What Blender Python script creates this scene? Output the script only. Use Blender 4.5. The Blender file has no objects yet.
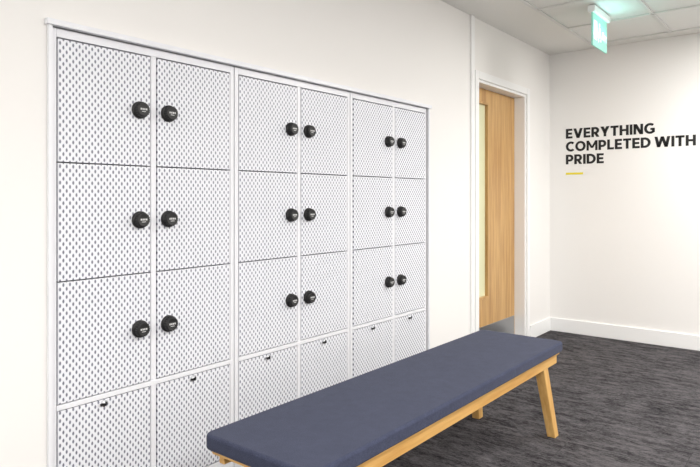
import bpy, bmesh, math
from mathutils import Vector, Matrix

scene = bpy.context.scene
scene.view_settings.view_transform = 'Standard'
scene.view_settings.look = 'None'
scene.view_settings.exposure = 0.0

def lin(c):
    r = []
    for v in c:
        v /= 255.0
        r.append(v/12.92 if v <= 0.04045 else ((v+0.055)/1.055)**2.4)
    return (r[0], r[1], r[2], 1.0)

# ------------------------------------------------------------------ materials
class NT:
    def __init__(self, name):
        self.m = bpy.data.materials.new(name)
        self.m.use_nodes = True
        self.t = self.m.node_tree
        self.b = self.t.nodes["Principled BSDF"]
    def n(self, typ, **kw):
        nd = self.t.nodes.new(typ)
        for k, v in kw.items():
            setattr(nd, k, v)
        return nd
    def l(self, a, b):
        self.t.links.new(a, b)
    def math(self, op, a, b=None, c=None, clamp=False):
        nd = self.n("ShaderNodeMath", operation=op, use_clamp=clamp)
        for i, v in enumerate((a, b, c)):
            if v is None: continue
            if isinstance(v, (int, float)): nd.inputs[i].default_value = v
            else: self.l(v, nd.inputs[i])
        return nd.outputs[0]
    def mix(self, f, a, b):
        nd = self.n("ShaderNodeMix", data_type='RGBA')
        if isinstance(f, (int, float)): nd.inputs[0].default_value = f
        else: self.l(f, nd.inputs[0])
        for i, v in ((6, a), (7, b)):
            if isinstance(v, tuple): nd.inputs[i].default_value = v
            else: self.l(v, nd.inputs[i])
        return nd.outputs[2]
    def noise(self, vec, scale, detail=3, rough=0.5):
        nd = self.n("ShaderNodeTexNoise")
        nd.inputs["Scale"].default_value = scale
        nd.inputs["Detail"].default_value = detail
        nd.inputs["Roughness"].default_value = rough
        if vec is not None: self.l(vec, nd.inputs["Vector"])
        return nd.outputs["Fac"]
    def obj(self):
        return self.n("ShaderNodeTexCoord").outputs["Object"]
    def mapping(self, vec, scale=(1,1,1), rot=(0,0,0), loc=(0,0,0)):
        nd = self.n("ShaderNodeMapping")
        nd.inputs["Scale"].default_value = scale
        nd.inputs["Rotation"].default_value = rot
        nd.inputs["Location"].default_value = loc
        self.l(vec, nd.inputs["Vector"])
        return nd.outputs[0]
    def ramp(self, f, a, b):
        nd = self.n("ShaderNodeMapRange")
        nd.inputs[1].default_value = a; nd.inputs[2].default_value = b
        self.l(f, nd.inputs[0])
        return nd.outputs[0]
    def bump(self, h, strength, dist=0.002):
        nd = self.n("ShaderNodeBump")
        nd.inputs["Strength"].default_value = strength
        nd.inputs["Distance"].default_value = dist
        self.l(h, nd.inputs["Height"])
        self.l(nd.outputs[0], self.b.inputs["Normal"])

def plain(name, rgb, rough=0.6, metal=0.0, var=0.03, nscale=40, spec=0.5, bump=0.0):
    k = NT(name)
    v = k.obj()
    nz = k.noise(v, nscale, 3)
    c = lin(rgb)
    d = tuple(x*(1-var) for x in c[:3]) + (1,)
    k.l(k.mix(nz, d, c), k.b.inputs["Base Color"])
    k.b.inputs["Roughness"].default_value = rough
    k.b.inputs["Metallic"].default_value = metal
    k.b.inputs["Specular IOR Level"].default_value = spec
    if bump: k.bump(nz, bump, 0.001)
    return k.m

def emis(name, rgb, strength):
    k = NT(name)
    k.b.inputs["Base Color"].default_value = lin(rgb)
    k.b.inputs["Emission Color"].default_value = lin(rgb)
    k.b.inputs["Emission Strength"].default_value = strength
    return k.m

M_wall = plain("wall_paint", (240, 238, 235), 0.75, var=0.015, nscale=250, spec=0.25, bump=0.08)
M_trim = plain("trim_white_satin", (244, 244, 243), 0.35, var=0.01)
M_ceil = plain("ceiling_tile_white", (232, 232, 229), 0.9, var=0.04, nscale=300, spec=0.1)
M_grid = plain("ceiling_grid_white", (220, 220, 217), 0.4)
M_frame = plain("locker_frame_powdercoat", (234, 235, 239), 0.35, var=0.01)
M_gap = plain("locker_gap_painted_shade", (105, 105, 110), 0.8)  # grey stands in for the shade between doors and frame
M_black = plain("black_plastic", (17, 17, 18), 0.38, var=0.1)
M_black2 = plain("black_rubber_dial", (24, 24, 25), 0.5, var=0.1)
M_mark = plain("dial_print", (225, 225, 225), 0.5)
M_metal = plain("satin_steel", (185, 187, 190), 0.3, metal=1.0)
M_text = plain("black_vinyl", (18, 18, 19), 0.5, var=0.05)
M_yellow = plain("yellow_vinyl", (232, 218, 52), 0.5)
M_glass = plain("vision_glass_painted_light", (226, 226, 188), 0.15, var=0.08, nscale=4)  # opaque pale yellow stands in for the lit room behind the door
M_panel = emis("unseen_panel_glow", (255, 250, 242), 3.0)
M_plaster = plain("ceiling_plaster", (233, 232, 228), 0.9, var=0.01, spec=0.1)

# patterned locker laminate: staggered small slots with edge shading painted as a grey halo
def locker_mat():
    k = NT("locker_patterned_laminate")
    sx = k.n("ShaderNodeSeparateXYZ"); k.l(k.obj(), sx.inputs[0])
    P, Q = 0.0225, 0.0275
    u = k.math('DIVIDE', sx.outputs[1], P)
    v = k.math('DIVIDE', sx.outputs[2], Q)
    def cell(off):
        fu = k.math('SUBTRACT', k.math('FRACT', k.math('ADD', u, off+100)), 0.5)
        fv = k.math('SUBTRACT', k.math('FRACT', k.math('ADD', v, off+100)), 0.5)
        a = k.math('DIVIDE', k.math('ABSOLUTE', fu), 0.15)
        b = k.math('DIVIDE', k.math('ABSOLUTE', fv), 0.23)
        d = k.math('ADD', k.math('POWER', a, 1.8), k.math('POWER', b, 1.8))
        core = k.math('SUBTRACT', 1.0, k.ramp(d, 0.8, 1.2), clamp=True)
        halo = k.math('SUBTRACT', 1.0, k.ramp(d, 1.1, 3.0), clamp=True)
        return core, halo
    c1, h1 = cell(0.0); c2, h2 = cell(0.5)
    core = k.math('MAXIMUM', c1, c2, clamp=True)
    halo = k.math('MAXIMUM', h1, h2, clamp=True)
    base = k.mix(k.math('MULTIPLY', halo, 0.5), lin((236, 237, 242)), lin((210, 213, 223)))
    k.l(k.mix(core, base, lin((112, 115, 130))), k.b.inputs["Base Color"])
    k.b.inputs["Roughness"].default_value = 0.4
    h = k.math('SUBTRACT', 1.0, core)
    k.bump(h, 0.35, 0.002)
    return k.m
M_locker = locker_mat()

def wood(name, c1, c2, axis=2, scale=1.0, rough=0.4):
    k = NT(name)
    s = [28*scale]*3; s[axis] = 1.6*scale
    v = k.mapping(k.obj(), tuple(s))
    a = k.noise(v, 1.0, 5, 0.6)
    s2 = [130*scale]*3; s2[axis] = 5*scale
    b = k.noise(k.mapping(k.obj(), tuple(s2)), 1.0, 2, 0.5)
    f = k.math('ADD', k.math('MULTIPLY', a, 0.75), k.math('MULTIPLY', b, 0.25))
    f = k.ramp(f, 0.35, 0.65)
    k.l(k.mix(f, lin(c1), lin(c2)), k.b.inputs["Base Color"])
    k.b.inputs["Roughness"].default_value = rough
    k.bump(b, 0.08, 0.001)
    return k.m
M_door = wood("oak_veneer_door", (172, 128, 74), (208, 168, 110), 2, 1.0)
M_bench_y = wood("oak_bench_rail", (194, 144, 76), (226, 182, 112), 1)
M_bench_x = wood("oak_bench_crossrail", (194, 144, 76), (226, 182, 112), 0)
M_bench_z = wood("oak_bench_leg", (198, 150, 84), (228, 186, 118), 2)

def felt():
    k = NT("navy_wool_felt")
    v = k.obj()
    a = k.noise(v, 420, 3, 0.7)
    b = k.noise(v, 25, 3, 0.6)
    f = k.math('ADD', k.math('MULTIPLY', a, 0.85), k.math('MULTIPLY', b, 0.15))
    f = k.ramp(f, 0.3, 0.7)
    k.l(k.mix(f, lin((34, 38, 55)), lin((78, 83, 105))), k.b.inputs["Base Color"])
    k.b.inputs["Roughness"].default_value = 0.95
    k.b.inputs["Specular IOR Level"].default_value = 0.1
    k.b.inputs["Sheen Weight"].default_value = 0.08
    k.bump(a, 0.35, 0.001)
    return k.m
M_felt = felt()

def carpet():
    k = NT("charcoal_carpet_planks")
    o = k.obj()
    br = k.n("ShaderNodeTexBrick")
    br.offset = 0.5
    br.inputs["Scale"].default_value = 1.0
    br.inputs["Brick Width"].default_value = 1.0
    br.inputs["Row Height"].default_value = 0.25
    br.inputs["Mortar Size"].default_value = 0.0012
    br.inputs["Color1"].default_value = (0, 0, 0, 1)
    br.inputs["Color2"].default_value = (1, 1, 1, 1)
    k.l(o, br.inputs["Vector"])
    add = k.n("ShaderNodeVectorMath", operation='MULTIPLY_ADD')
    k.l(br.outputs["Color"], add.inputs[0])
    add.inputs[1].default_value = (7.3, 3.1, 9.7)
    k.l(o, add.inputs[2])
    st = k.noise(k.mapping(add.outputs[0], (8.0, 24, 5)), 1.0, 4, 0.7)
    st2 = k.noise(k.mapping(add.outputs[0], (45.0, 110, 5)), 1.0, 3, 0.7)
    pile = k.noise(o, 170, 3, 0.8)
    big = k.noise(o, 2.2, 3, 0.5)
    f = k.math('ADD', k.math('MULTIPLY', st, 0.34), k.math('MULTIPLY', st2, 0.30))
    f = k.math('ADD', f, k.math('MULTIPLY', pile, 0.26))
    f = k.math('ADD', f, k.math('MULTIPLY', big, 0.10))
    f = k.ramp(f, 0.42, 0.61)
    col = k.mix(f, lin((26, 25, 28)), lin((106, 103, 105)))
    col = k.mix(k.math('MULTIPLY', br.outputs["Fac"], 0.5), col, lin((24, 24, 27)))
    k.l(col, k.b.inputs["Base Color"])
    k.b.inputs["Roughness"].default_value = 0.95
    k.b.inputs["Specular IOR Level"].default_value = 0.1
    k.bump(pile, 0.6, 0.004)
    return k.m
M_carpet = carpet()

# ------------------------------------------------------------------ geometry helpers
def link(ob, parent=None):
    scene.collection.objects.link(ob)
    if parent is not None: ob.parent = parent
    return ob

def empty(name, loc=(0, 0, 0)):
    e = bpy.data.objects.new(name, None)
    e.empty_display_size = 0.1
    return link(e)

def add_box(bm, lo, hi, mi=0):
    vs = [bm.verts.new((x, y, z)) for x in (lo[0], hi[0]) for y in (lo[1], hi[1]) for z in (lo[2], hi[2])]
    for q in ((0,1,3,2),(4,6,7,5),(0,4,5,1),(2,3,7,6),(0,2,6,4),(1,5,7,3)):
        f = bm.faces.new([vs[i] for i in q]); f.material_index = mi

def boxes(name, lst, mats, parent=None, bevel=0.0, seg=2):
    """lst: (lo, hi[, material index])"""
    bm = bmesh.new()
    for b in lst:
        add_box(bm, b[0], b[1], b[2] if len(b) > 2 else 0)
    bmesh.ops.recalc_face_normals(bm, faces=bm.faces)
    me = bpy.data.meshes.new(name); bm.to_mesh(me); bm.free()
    if not isinstance(mats, (list, tuple)): mats = [mats]
    for m in mats: me.materials.append(m)
    ob = link(bpy.data.objects.new(name, me), parent)
    if bevel:
        md = ob.modifiers.new("bevel", 'BEVEL'); md.width = bevel; md.segments = seg
        md.limit_method = 'ANGLE'
        for p in me.polygons: p.use_smooth = True
        md.harden_normals = True
    return ob

def lathe_x(bm, c, prof, mi=0, seg=32):
    """revolve profile [(x offset, radius)] about the X axis through c"""
    rings = []
    for (dx, r) in prof:
        if r <= 1e-6:
            rings.append([bm.verts.new((c[0]+dx, c[1], c[2]))])
        else:
            rings.append([bm.verts.new((c[0]+dx, c[1]+r*math.cos(2*math.pi*i/seg), c[2]+r*math.sin(2*math.pi*i/seg))) for i in range(seg)])
    for a, b in zip(rings[:-1], rings[1:]):
        for i in range(seg):
            j = (i+1) % seg
            if len(a) == 1 and len(b) == 1: continue
            if len(a) == 1: f = bm.faces.new((a[0], b[i], b[j]))
            elif len(b) == 1: f = bm.faces.new((a[i], a[j], b[0]))
            else: f = bm.faces.new((a[i], a[j], b[j], b[i]))
            f.material_index = mi; f.smooth = True

# ------------------------------------------------------------------ dimensions (m)
CEIL = 2.50
FAR = 5.44
BACK = -2.6
RIGHT = 4.6
L0, L1 = 0.940, 3.325          # locker recess along the wall
LT = 1.775                     # recess top
D0, D1 = 4.00, 4.905           # door opening (structural)
DT = 2.075

# ------------------------------------------------------------------ room shell
boxes("floor", [((-0.6, BACK-0.1, -0.1), (RIGHT+0.1, FAR+0.1, 0.0))], M_carpet)
boxes("wall_left", [
    ((-0.55, BACK, 0), (0, L0, CEIL)),
    ((-0.55, L0, LT), (0, L1, CEIL)),
    ((-0.55, L1, 0), (0, D0, CEIL)),
    ((-0.55, D0, DT), (0, D1, CEIL)),
    ((-0.55, D1, 0), (0, FAR, CEIL)),
    ((-0.60, BACK, 0), (-0.55, FAR, CEIL)),
], M_wall)
boxes("wall_far", [((-0.6, FAR, 0), (RIGHT+0.1, FAR+0.1, CEIL))], M_wall)
boxes("wall_back", [((-0.6, BACK-0.1, 0), (RIGHT+0.1, BACK, CEIL))], M_wall)
boxes("wall_right", [((RIGHT, BACK, 0), (RIGHT+0.1, FAR, CEIL))], M_wall)
# ceiling: plaster margin + lay-in tiles with T-bars
cl = [((-0.6, BACK-0.1, CEIL+0.004), (RIGHT+0.1, FAR+0.1, CEIL+0.12), 1)]
X0 = 0.42; Y1 = FAR-0.17
cl.append(((-0.0, BACK, CEIL-0.0), (X0, FAR, CEIL+0.004), 0))
cl.append(((X0, Y1, CEIL-0.0), (RIGHT, FAR, CEIL+0.004), 0))
x = X0
while x < RIGHT:
    cl.append(((x-0.012, BACK, CEIL-0.006), (x+0.012, Y1, CEIL+0.004), 2)); x += 0.6
y = Y1
while y > BACK:
    cl.append(((X0, y-0.012, CEIL-0.006), (RIGHT, y+0.012, CEIL+0.004), 2)); y -= 0.6
boxes("ceiling", cl, [M_plaster, M_ceil, M_grid])

boxes("baseboard_far", [((0.0, FAR-0.016, 0), (RIGHT, FAR, 0.12))], M_trim, bevel=0.004)
boxes("baseboard_left", [((0, D1+0.06, 0), (0.016, FAR-0.016, 0.12)),
                         ((0, L1+0.02, 0), (0.016, 3.89, 0.12)),
                         ((0, BACK, 0), (0.016, L0-0.02, 0.12))], M_trim, bevel=0.004)
boxes("baseboard_back", [((0.016, BACK, 0), (RIGHT, BACK+0.016, 0.12))], M_trim)
boxes("baseboard_right", [((RIGHT-0.016, BACK+0.016, 0), (RIGHT, FAR-0.016, 0.12))], M_trim)
# full height cover strip beside the door
boxes("trim_1", [((0, 3.895, 0), (0.014, 3.945, CEIL))], M_trim, bevel=0.002)

# ------------------------------------------------------------------ door
door = empty("door_1")
boxes("architrave", [((0, D0-0.045, 0), (0.016, D0+0.01, DT+0.045)),
                     ((0, D1-0.01, 0), (0.016, D1+0.045, DT+0.045)),
                     ((0, D0+0.01, DT-0.01), (0.016, D1-0.01, DT+0.045))], M_trim, door, bevel=0.003)
boxes("lining", [((-0.16, D0, 0), (0.0, D0+0.03, DT)),
                 ((-0.16, D1-0.03, 0), (0.0, D1, DT)),
                 ((-0.16, D0+0.03, DT-0.03), (0.0, D1-0.03, DT))], M_trim, door, bevel=0.002)
a, b, t = D0+0.033, D1-0.033, DT-0.034
va, vb, vz0, vz1 = a+0.13, a+0.33, 0.43, 1.93
boxes("leaf", [((-0.135, a, 0.006), (-0.09, va, t)), ((-0.135, vb, 0.006), (-0.09, b, t)),
               ((-0.135, va, 0.006), (-0.09, vb, vz0)), ((-0.135, va, vz1), (-0.09, vb, t))], M_door, door)
boxes("vision_bead", [((-0.14, va-0.012, vz0-0.012), (-0.083, va+0.008, vz1+0.012)),
                      ((-0.14, vb-0.008, vz0-0.012), (-0.083, vb+0.012, vz1+0.012)),
                      ((-0.14, va, vz0-0.012), (-0.083, vb, vz0+0.008)),
                      ((-0.14, va, vz1-0.008), (-0.083, vb, vz1+0.012))], M_door, door, bevel=0.002)
boxes("vision_glass", [((-0.118, va, vz0), (-0.108, vb, vz1))], M_glass, door)
boxes("kick_plate", [((-0.09, a+0.01, 0.01), (-0.0885, b-0.01, 0.21))], M_metal, door)
bm = bmesh.new()
for zz in (0.95, 1.2):
    add_box(bm, (-0.09, a+0.055, zz-0.01), (-0.05, a+0.075, zz+0.01))
add_box(bm, (-0.055, a+0.052, 0.93), (-0.035, a+0.078, 1.22))
me = bpy.data.meshes.new("pull_handle"); bm.to_mesh(me); bm.free(); me.materials.append(M_metal)
link(bpy.data.objects.new("pull_handle", me), door)

# ------------------------------------------------------------------ lockers
boxes("trim_2", [((0, L0-0.006, 0), (0.014, L0+0.008, LT+0.008)),
                 ((0, L1-0.008, 0), (0.014, L1+0.006, LT+0.008)),
                 ((0, L0-0.014, LT-0.006), (0.022, L1+0.016, LT+0.014))], M_frame, bevel=0.002)
ROWS = [(1.3215, 1.733), (0.9205, 1.3175), (0.510, 0.9165)]
BOT = (0.095, 0.486)
UN = [(0.948, 1.337, 1.732), (1.737, 2.140, 2.534), (2.539, 2.948, 3.317)]
FX = -0.004   # face plane of frame
for (u0, uc, u1) in UN:
    cab = empty("locker_cabinet")
    fr = 0.020
    carc = [((-0.45, u0, 0.0), (FX, u0+fr, LT-0.008)), ((-0.45, u1-fr, 0.0), (FX, u1, LT-0.008)),
            ((-0.45, u0+fr, 1.738), (FX, u1-fr, LT-0.008)),
            ((-0.45, u0+fr, 0.0), (FX, u1-fr, 0.09)),
            ((-0.45, uc-0.011, 0.09), (FX, uc+0.011, 1.738)),
            ((-0.45, u0+fr, 0.09), (-0.44, u1-fr, 1.738)),
            ((-0.44, u0+fr, 0.489), (FX+0.003, u1-fr, 0.507))]
    boxes("carcass", carc, M_frame, cab, bevel=0.0015)
    boxes("gap_shade_sheet", [((-0.06, u0+fr, 0.09), (-0.03, uc-0.011, 1.738)),
                               ((-0.06, uc+0.011, 0.09), (-0.03, u1-fr, 1.738))], M_gap, cab)  # added sheet behind the doors, coloured as shade in the gaps
    dl = []; bm = bmesh.new()
    lk = bmesh.new()
    for (y0, y1, side) in ((u0+fr+0.004, uc-0.015, 1), (uc+0.015, u1-fr-0.004, -1)):
        for (z0, z1) in ROWS:
            dl.append(((-0.022, y0, z0), (-0.002, y1, z1)))
            ky = uc - side*0.062; kz = (z0+z1)/2
            x0 = -0.002
            lathe_x(bm, (x0, ky, kz), [(0, 0.032), (0.010, 0.032), (0.0125, 0.030), (0.0125, 0.0275)], 0)
            lathe_x(bm, (x0, ky, kz), [(0.0125, 0.0275), (0.028, 0.026), (0.031, 0.0235), (0.030, 0.021), (0.030, 0)], 1)
            for i in range(20):
                an = 2*math.pi*i/20
                cy, cz = ky+0.0268*math.cos(an), kz+0.0268*math.sin(an)
                add_box(bm, (x0+0.0135, cy-0.0012, cz-0.0012), (x0+0.027, cy+0.0012, cz+0.0012), 1)
            for i in range(4):
                add_box(bm, (x0+0.0300, ky-0.0135+i*0.0075, kz-0.002), (x0+0.0306, ky-0.0090+i*0.0075, kz+0.0045), 2)
            add_box(bm, (x0+0.0300, ky-0.008, kz-0.0085), (x0+0.0306, ky+0.008, kz-0.0065), 2)
        dl.append(((-0.022, y0, BOT[0]), (-0.002, y1, BOT[1])))
        yc = (y0+y1)/2 - 0.012
        # cam lock: steel collar and barrel, dark thumb-turn
        lathe_x(lk, (-0.002, yc, 0.473), [(0, 0.012), (0.004, 0.012), (0.005, 0.010), (0.005, 0.008), (0.010, 0.008), (0.010, 0)], 0, 20)
        add_box(lk, (0.008, yc-0.0015, 0.466), (0.014, yc+0.0015, 0.480), 1)
        add_box(lk, (0.008, yc-0.020, 0.470), (0.011, yc-0.002, 0.476), 1)
    boxes("doors", dl, M_locker, cab, bevel=0.0015)
    bmesh.ops.recalc_face_normals(bm, faces=bm.faces)
    me = bpy.data.meshes.new("combination_locks"); bm.to_mesh(me); bm.free()
    for m in (M_black, M_black2, M_mark): me.materials.append(m)
    link(bpy.data.objects.new("combination_locks", me), cab)
    bmesh.ops.recalc_face_normals(lk, faces=lk.faces)
    me = bpy.data.meshes.new("bin_locks"); lk.to_mesh(me); lk.free()
    for m in (M_metal, M_black): me.materials.append(m)
    link(bpy.data.objects.new("bin_locks", me), cab)

# ------------------------------------------------------------------ bench
bench = empty("upholstered_bench")
BX0, BX1, BY0, BY1, BZ = 0.468, 0.932, 1.20, 3.135, 0.462
def rounded_pad(name, x0, x1, y0, y1, z0, z1, r, mat, edge):
    bm = bmesh.new(); vs = []
    for (cx, cy, a0) in ((x1-r, y1-r, 0), (x0+r, y1-r, 90), (x0+r, y0+r, 180), (x1-r, y0+r, 270)):
        for i in range(9):
            an = math.radians(a0+i*90/8)
            vs.append(bm.verts.new((cx+r*math.cos(an), cy+r*math.sin(an), z0)))
    f = bm.faces.new(vs)
    ex = bmesh.ops.extrude_face_region(bm, geom=[f])
    bmesh.ops.translate(bm, verts=[e for e in ex['geom'] if isinstance(e, bmesh.types.BMVert)], vec=(0, 0, z1-z0))
    bmesh.ops.recalc_face_normals(bm, faces=bm.faces)
    for f in bm.faces: f.smooth = True
    me = bpy.data.meshes.new(name); bm.to_mesh(me); bm.free(); me.materials.append(mat)
    ob = link(bpy.data.objects.new(name, me), bench)
    md = ob.modifiers.new("bevel", 'BEVEL'); md.width = edge; md.segments = 4
    md.limit_method = 'ANGLE'; md.angle_limit = math.radians(50); md.harden_normals = True
    return ob
rounded_pad("seat_cushion", BX0, BX1, BY0, BY1, BZ-0.052, BZ, 0.030, M_felt, 0.012)
rounded_pad("seat_board", BX0+0.012, BX1-0.012, BY0+0.012, BY1-0.012, BZ-0.062, BZ-0.052, 0.03, M_bench_y, 0.002)
zr1 = BZ-0.062; zr0 = zr1-0.045
boxes("side_rails", [((BX0+0.02, BY0+0.05, zr0), (BX0+0.045, BY1-0.05, zr1)),
                     ((BX1-0.045, BY0+0.05, zr0), (BX1-0.02, BY1-0.05, zr1))], M_bench_y, bench, bevel=0.003)
boxes("cross_rails", [((BX0+0.045, yy-0.018, zr0), (BX1-0.045, yy+0.018, zr1)) for yy in (BY0+0.22, (BY0+BY1)/2, BY1-0.22)],
      M_bench_x, bench, bevel=0.003)
def leg(name, top, bot, wt, wb):
    bm = bmesh.new(); vs = []
    for (c, w) in ((bot, wb), (top, wt)):
        for sx, sy in ((-1,-1),(1,-1),(1,1),(-1,1)):
            vs.append(bm.verts.new((c[0]+sx*w[0]/2, c[1]+sy*w[1]/2, c[2])))
    bm.faces.new(vs[0:4]); bm.faces.new(vs[4:8])
    for i in range(4):
        j = (i+1) % 4
        bm.faces.new((vs[i], vs[j], vs[4+j], vs[4+i]))
    bmesh.ops.recalc_face_normals(bm, faces=bm.faces)
    me = bpy.data.meshes.new(name); bm.to_mesh(me); bm.free(); me.materials.append(M_bench_z)
    ob = link(bpy.data.objects.new(name, me), bench)
    md = ob.modifiers.new("bevel", 'BEVEL'); md.width = 0.004; md.segments = 2
    return ob
n = 1
for yt, yb in ((BY0+0.20, BY0+0.11), (BY1-0.20, BY1-0.11)):
    for xt, xb in ((BX0+0.052, BX0+0.03), (BX1-0.052, BX1-0.018)):
        leg("leg_%d" % n, (xt, yt, zr1), (xb, yb, 0.0), (0.05, 0.058), (0.042, 0.050)); n += 1

# ------------------------------------------------------------------ wall lettering (heavy geometric sans, unit cap height)
S = 0.245   # stroke weight
def arc(cx, cy, rx, ry, a0, a1, w=S, n=18):
    out = []
    for i in range(n):
        p = []
        for aa in (a0+(a1-a0)*i/n, a0+(a1-a0)*(i+1)/n):
            aa = math.radians(aa); p.append((math.cos(aa), math.sin(aa)))
        (c0, s0), (c1, s1) = p
        out.append([(cx+rx*c0, cy+ry*s0), (cx+rx*c1, cy+ry*s1),
                    (cx+(rx-w)*c1, cy+(ry-w*0.9)*s1), (cx+(rx-w)*c0, cy+(ry-w*0.9)*s0)])
    return out
def R(x0, y0, x1, y1): return [(x0, y0), (x1, y0), (x1, y1), (x0, y1)]
def D(xb, xt, w, y0=0.0, y1=1.0): return [(xb, y0), (xb+w, y0), (xt+w, y1), (xt, y1)]
h = S*0.86
W2 = S*1.08
def glyph(ch):
    if ch == 'E': return 0.66, [R(0,0,S,1), R(S,0,0.66,h), R(S,0.5-h/2,0.61,0.5+h/2), R(S,1-h,0.65,1)]
    if ch == 'V': return 0.92, [D(0.46-W2/2, 0, W2*1.04), D(0.46-W2/2, 0.92-W2*1.04, W2*1.04)]
    if ch == 'R': return 0.76, [R(0,0,S,1), R(S,1-h,0.42,1), R(S,0.32,0.42,0.32+h)] + arc(0.40,0.66,0.34,0.34,-90,90) + [D(0.49,0.27,W2*1.05,0,0.36)]
    if ch == 'P': return 0.74, [R(0,0,S,1), R(S,1-h,0.42,1), R(S,0.29,0.42,0.29+h)] + arc(0.385,0.645,0.355,0.355,-90,90)
    if ch == 'Y': return 0.86, [R(0.43-S/2,0,0.43+S/2,0.42), D(0.43-S/2,0,W2*1.12,0.36,1), D(0.43+S/2-W2*1.12,0.86-W2*1.12,W2*1.12,0.36,1)]
    if ch == 'T': return 0.74, [R(0.37-S/2,0,0.37+S/2,1), R(0,1-h,0.74,1)]
    if ch == 'H': return 0.82, [R(0,0,S,1), R(0.82-S,0,0.82,1), R(S,0.5-h/2,0.82-S,0.5+h/2)]
    if ch == 'I': return S, [R(0,0,S,1)]
    if ch == 'N': return 0.84, [R(0,0,S*0.95,1), R(0.84-S*0.95,0,0.84,1), D(0.84-S*1.2,0,S*1.2)]
    if ch == 'M': return 1.06, [R(0,0,S*0.9,1), R(1.06-S*0.9,0,1.06,1), D(0.53-S*0.45,0,S*0.9,0.25,1), D(0.53-S*0.45,1.06-S*0.9,S*0.9,0.25,1)]
    if ch == 'L': return 0.62, [R(0,0,S,1), R(S,0,0.62,h)]
    if ch == 'D': return 0.86, [R(0,0,S,1), R(S,0,0.37,h), R(S,1-h,0.37,1)] + arc(0.36,0.5,0.50,0.50,-90,90, n=24)
    if ch == 'O': return 1.02, arc(0.51,0.5,0.51,0.52,0,360, n=40)
    if ch == 'C': return 0.86, arc(0.51,0.5,0.51,0.52,48,312, n=32)
    if ch == 'G': return 0.94, arc(0.51,0.5,0.51,0.52,48,318, n=32) + [R(0.92-S,0.12,0.92,0.54), R(0.54,0.54-h*0.9,0.92,0.54)]
    if ch == 'W': return 1.34, [D(0.35-W2/2,0,W2), D(0.35-W2/2,0.67-W2/2,W2), D(0.99-W2/2,0.67-W2/2,W2), D(0.99-W2/2,1.34-W2,W2)]
    return 0.24, []
lett = empty("wall_lettering")
def text_line(s, z, width, cap=0.086):
    x = 0.0; polys = []
    for i, ch in enumerate(s):
        w_, pl = glyph(ch)
        polys += [[(px+x, py) for px, py in p] for p in pl]
        x += w_ + (0.09 if ch != ' ' else 0.0)
    sx = width/(x-0.09)
    bm = bmesh.new()
    for p in polys:
        fr_ = [bm.verts.new((0.148+px*sx, FAR-0.0016, z+py*cap)) for px, py in p]
        bk_ = [bm.verts.new((0.148+px*sx, FAR, z+py*cap)) for px, py in p]
        bm.faces.new(fr_)
        m_ = len(p)
        for i in range(m_):
            j = (i+1) % m_
            bm.faces.new((fr_[i], fr_[j], bk_[j], bk_[i]))
    nm = "line_"+s.split()[0].lower()
    me = bpy.data.meshes.new(nm); bm.to_mesh(me); bm.free(); me.materials.append(M_text)
    link(bpy.data.objects.new(nm, me), lett)
text_line("EVERYTHING", 1.730, 0.728)
text_line("COMPLETED WITH", 1.615, 1.022)
text_line("PRIDE", 1.500, 0.325)
boxes("underline", [((0.148, FAR-0.002, 1.408), (0.298, FAR, 1.426))], M_yellow, lett)

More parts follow.
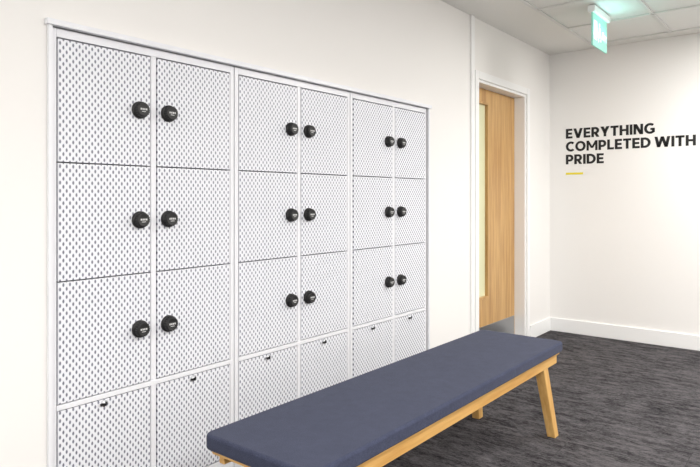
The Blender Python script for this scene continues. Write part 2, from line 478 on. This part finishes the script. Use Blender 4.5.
# ------------------------------------------------------------------ exit sign
sign = empty("emergency_exit_sign")
SX, SY0, SY1 = 0.75, 4.20, 4.52
boxes("housing", [((SX-0.025, SY0-0.02, CEIL-0.050), (SX+0.025, SY1+0.02, CEIL-0.006))], M_trim, sign, bevel=0.006)
M_sign = emis("exit_sign_panel", (150, 212, 196), 0.2)
M_signw = emis("exit_sign_pictogram", (235, 248, 244), 0.4)
ZB = CEIL-0.165
boxes("blade", [((SX-0.006, SY0, CEIL-0.27), (SX+0.006, SY1, CEIL-0.050))], [M_sign], sign, bevel=0.002)
pic = []
for sx in (-1, 1):
    xa, xb = sorted((SX+sx*0.006, SX+sx*0.0075))
    zc = ZB
    pic += [((xa, SY0+0.02, zc-0.06), (xb, SY0+0.09, zc+0.07)),
            ((xa, SY0+0.13, zc-0.02), (xb, SY0+0.16, zc+0.04)),
            ((xa, SY0+0.135, zc+0.048), (xb, SY0+0.155, zc+0.068)),
            ((xa, SY0+0.115, zc-0.065), (xb, SY0+0.130, zc-0.02)),
            ((xa, SY0+0.155, zc-0.055), (xb, SY0+0.185, zc-0.04)),
            ((xa, SY0+0.22, zc-0.008), (xb, SY0+0.30, zc+0.008)),
            ((xa, SY0+0.21, zc-0.025), (xb, SY0+0.235, zc+0.025))]
boxes("pictogram", pic, M_signw, sign)
ld = bpy.data.lights.new("sign_lamp", 'AREA'); ld.shape = 'RECTANGLE'; ld.size = 0.05; ld.size_y = 0.3
ld.energy = 0.5; ld.color = (0.45, 1.0, 0.93)
lo = link(bpy.data.objects.new("sign_lamp", ld), sign)
lo.location = (SX+0.035, (SY0+SY1)/2, CEIL-0.20); lo.rotation_euler = (math.pi, 0, 0)

# ------------------------------------------------------------------ unseen ceiling panels; far pair added to brighten the far wall
for px, py in ((2.52, -0.73), (2.52, 1.67), (2.1, 4.4), (3.3, 4.4), (3.72, 0.47), (3.72, 2.87), (1.32, -1.33)):
    fx = X0 + 0.6*math.floor((px-X0)/0.6) + 0.3
    fy = Y1 - 0.6*math.floor((Y1-py)/0.6) - 0.3
    lum = empty("unseen_light_panel")
    boxes("diffuser", [((fx-0.285, fy-0.285, CEIL-0.012), (fx+0.285, fy+0.285, CEIL+0.003))], M_panel, lum)
    ld = bpy.data.lights.new("panel_light", 'AREA'); ld.shape = 'SQUARE'; ld.size = 0.56
    ld.energy = 41; ld.color = (1.0, 0.985, 0.97)
    o = link(bpy.data.objects.new("panel_light", ld), lum)
    o.location = (fx, fy, CEIL-0.02)

w = bpy.data.worlds.new("world"); scene.world = w; w.use_nodes = True
w.node_tree.nodes["Background"].inputs[0].default_value = (0.9, 0.95, 1, 1)
w.node_tree.nodes["Background"].inputs[1].default_value = 0.3

# ------------------------------------------------------------------ camera
cd = bpy.data.cameras.new("camera"); cam = link(bpy.data.objects.new("camera", cd))
cd.sensor_width = 36; cd.lens = 606/700*36
cd.shift_y = -35.5/700
cam.location = (2.02, 0, 1.2)
cam.rotation_euler = (math.radians(90), 0, math.radians(38.6))
cd.clip_start = 0.05
scene.camera = cam
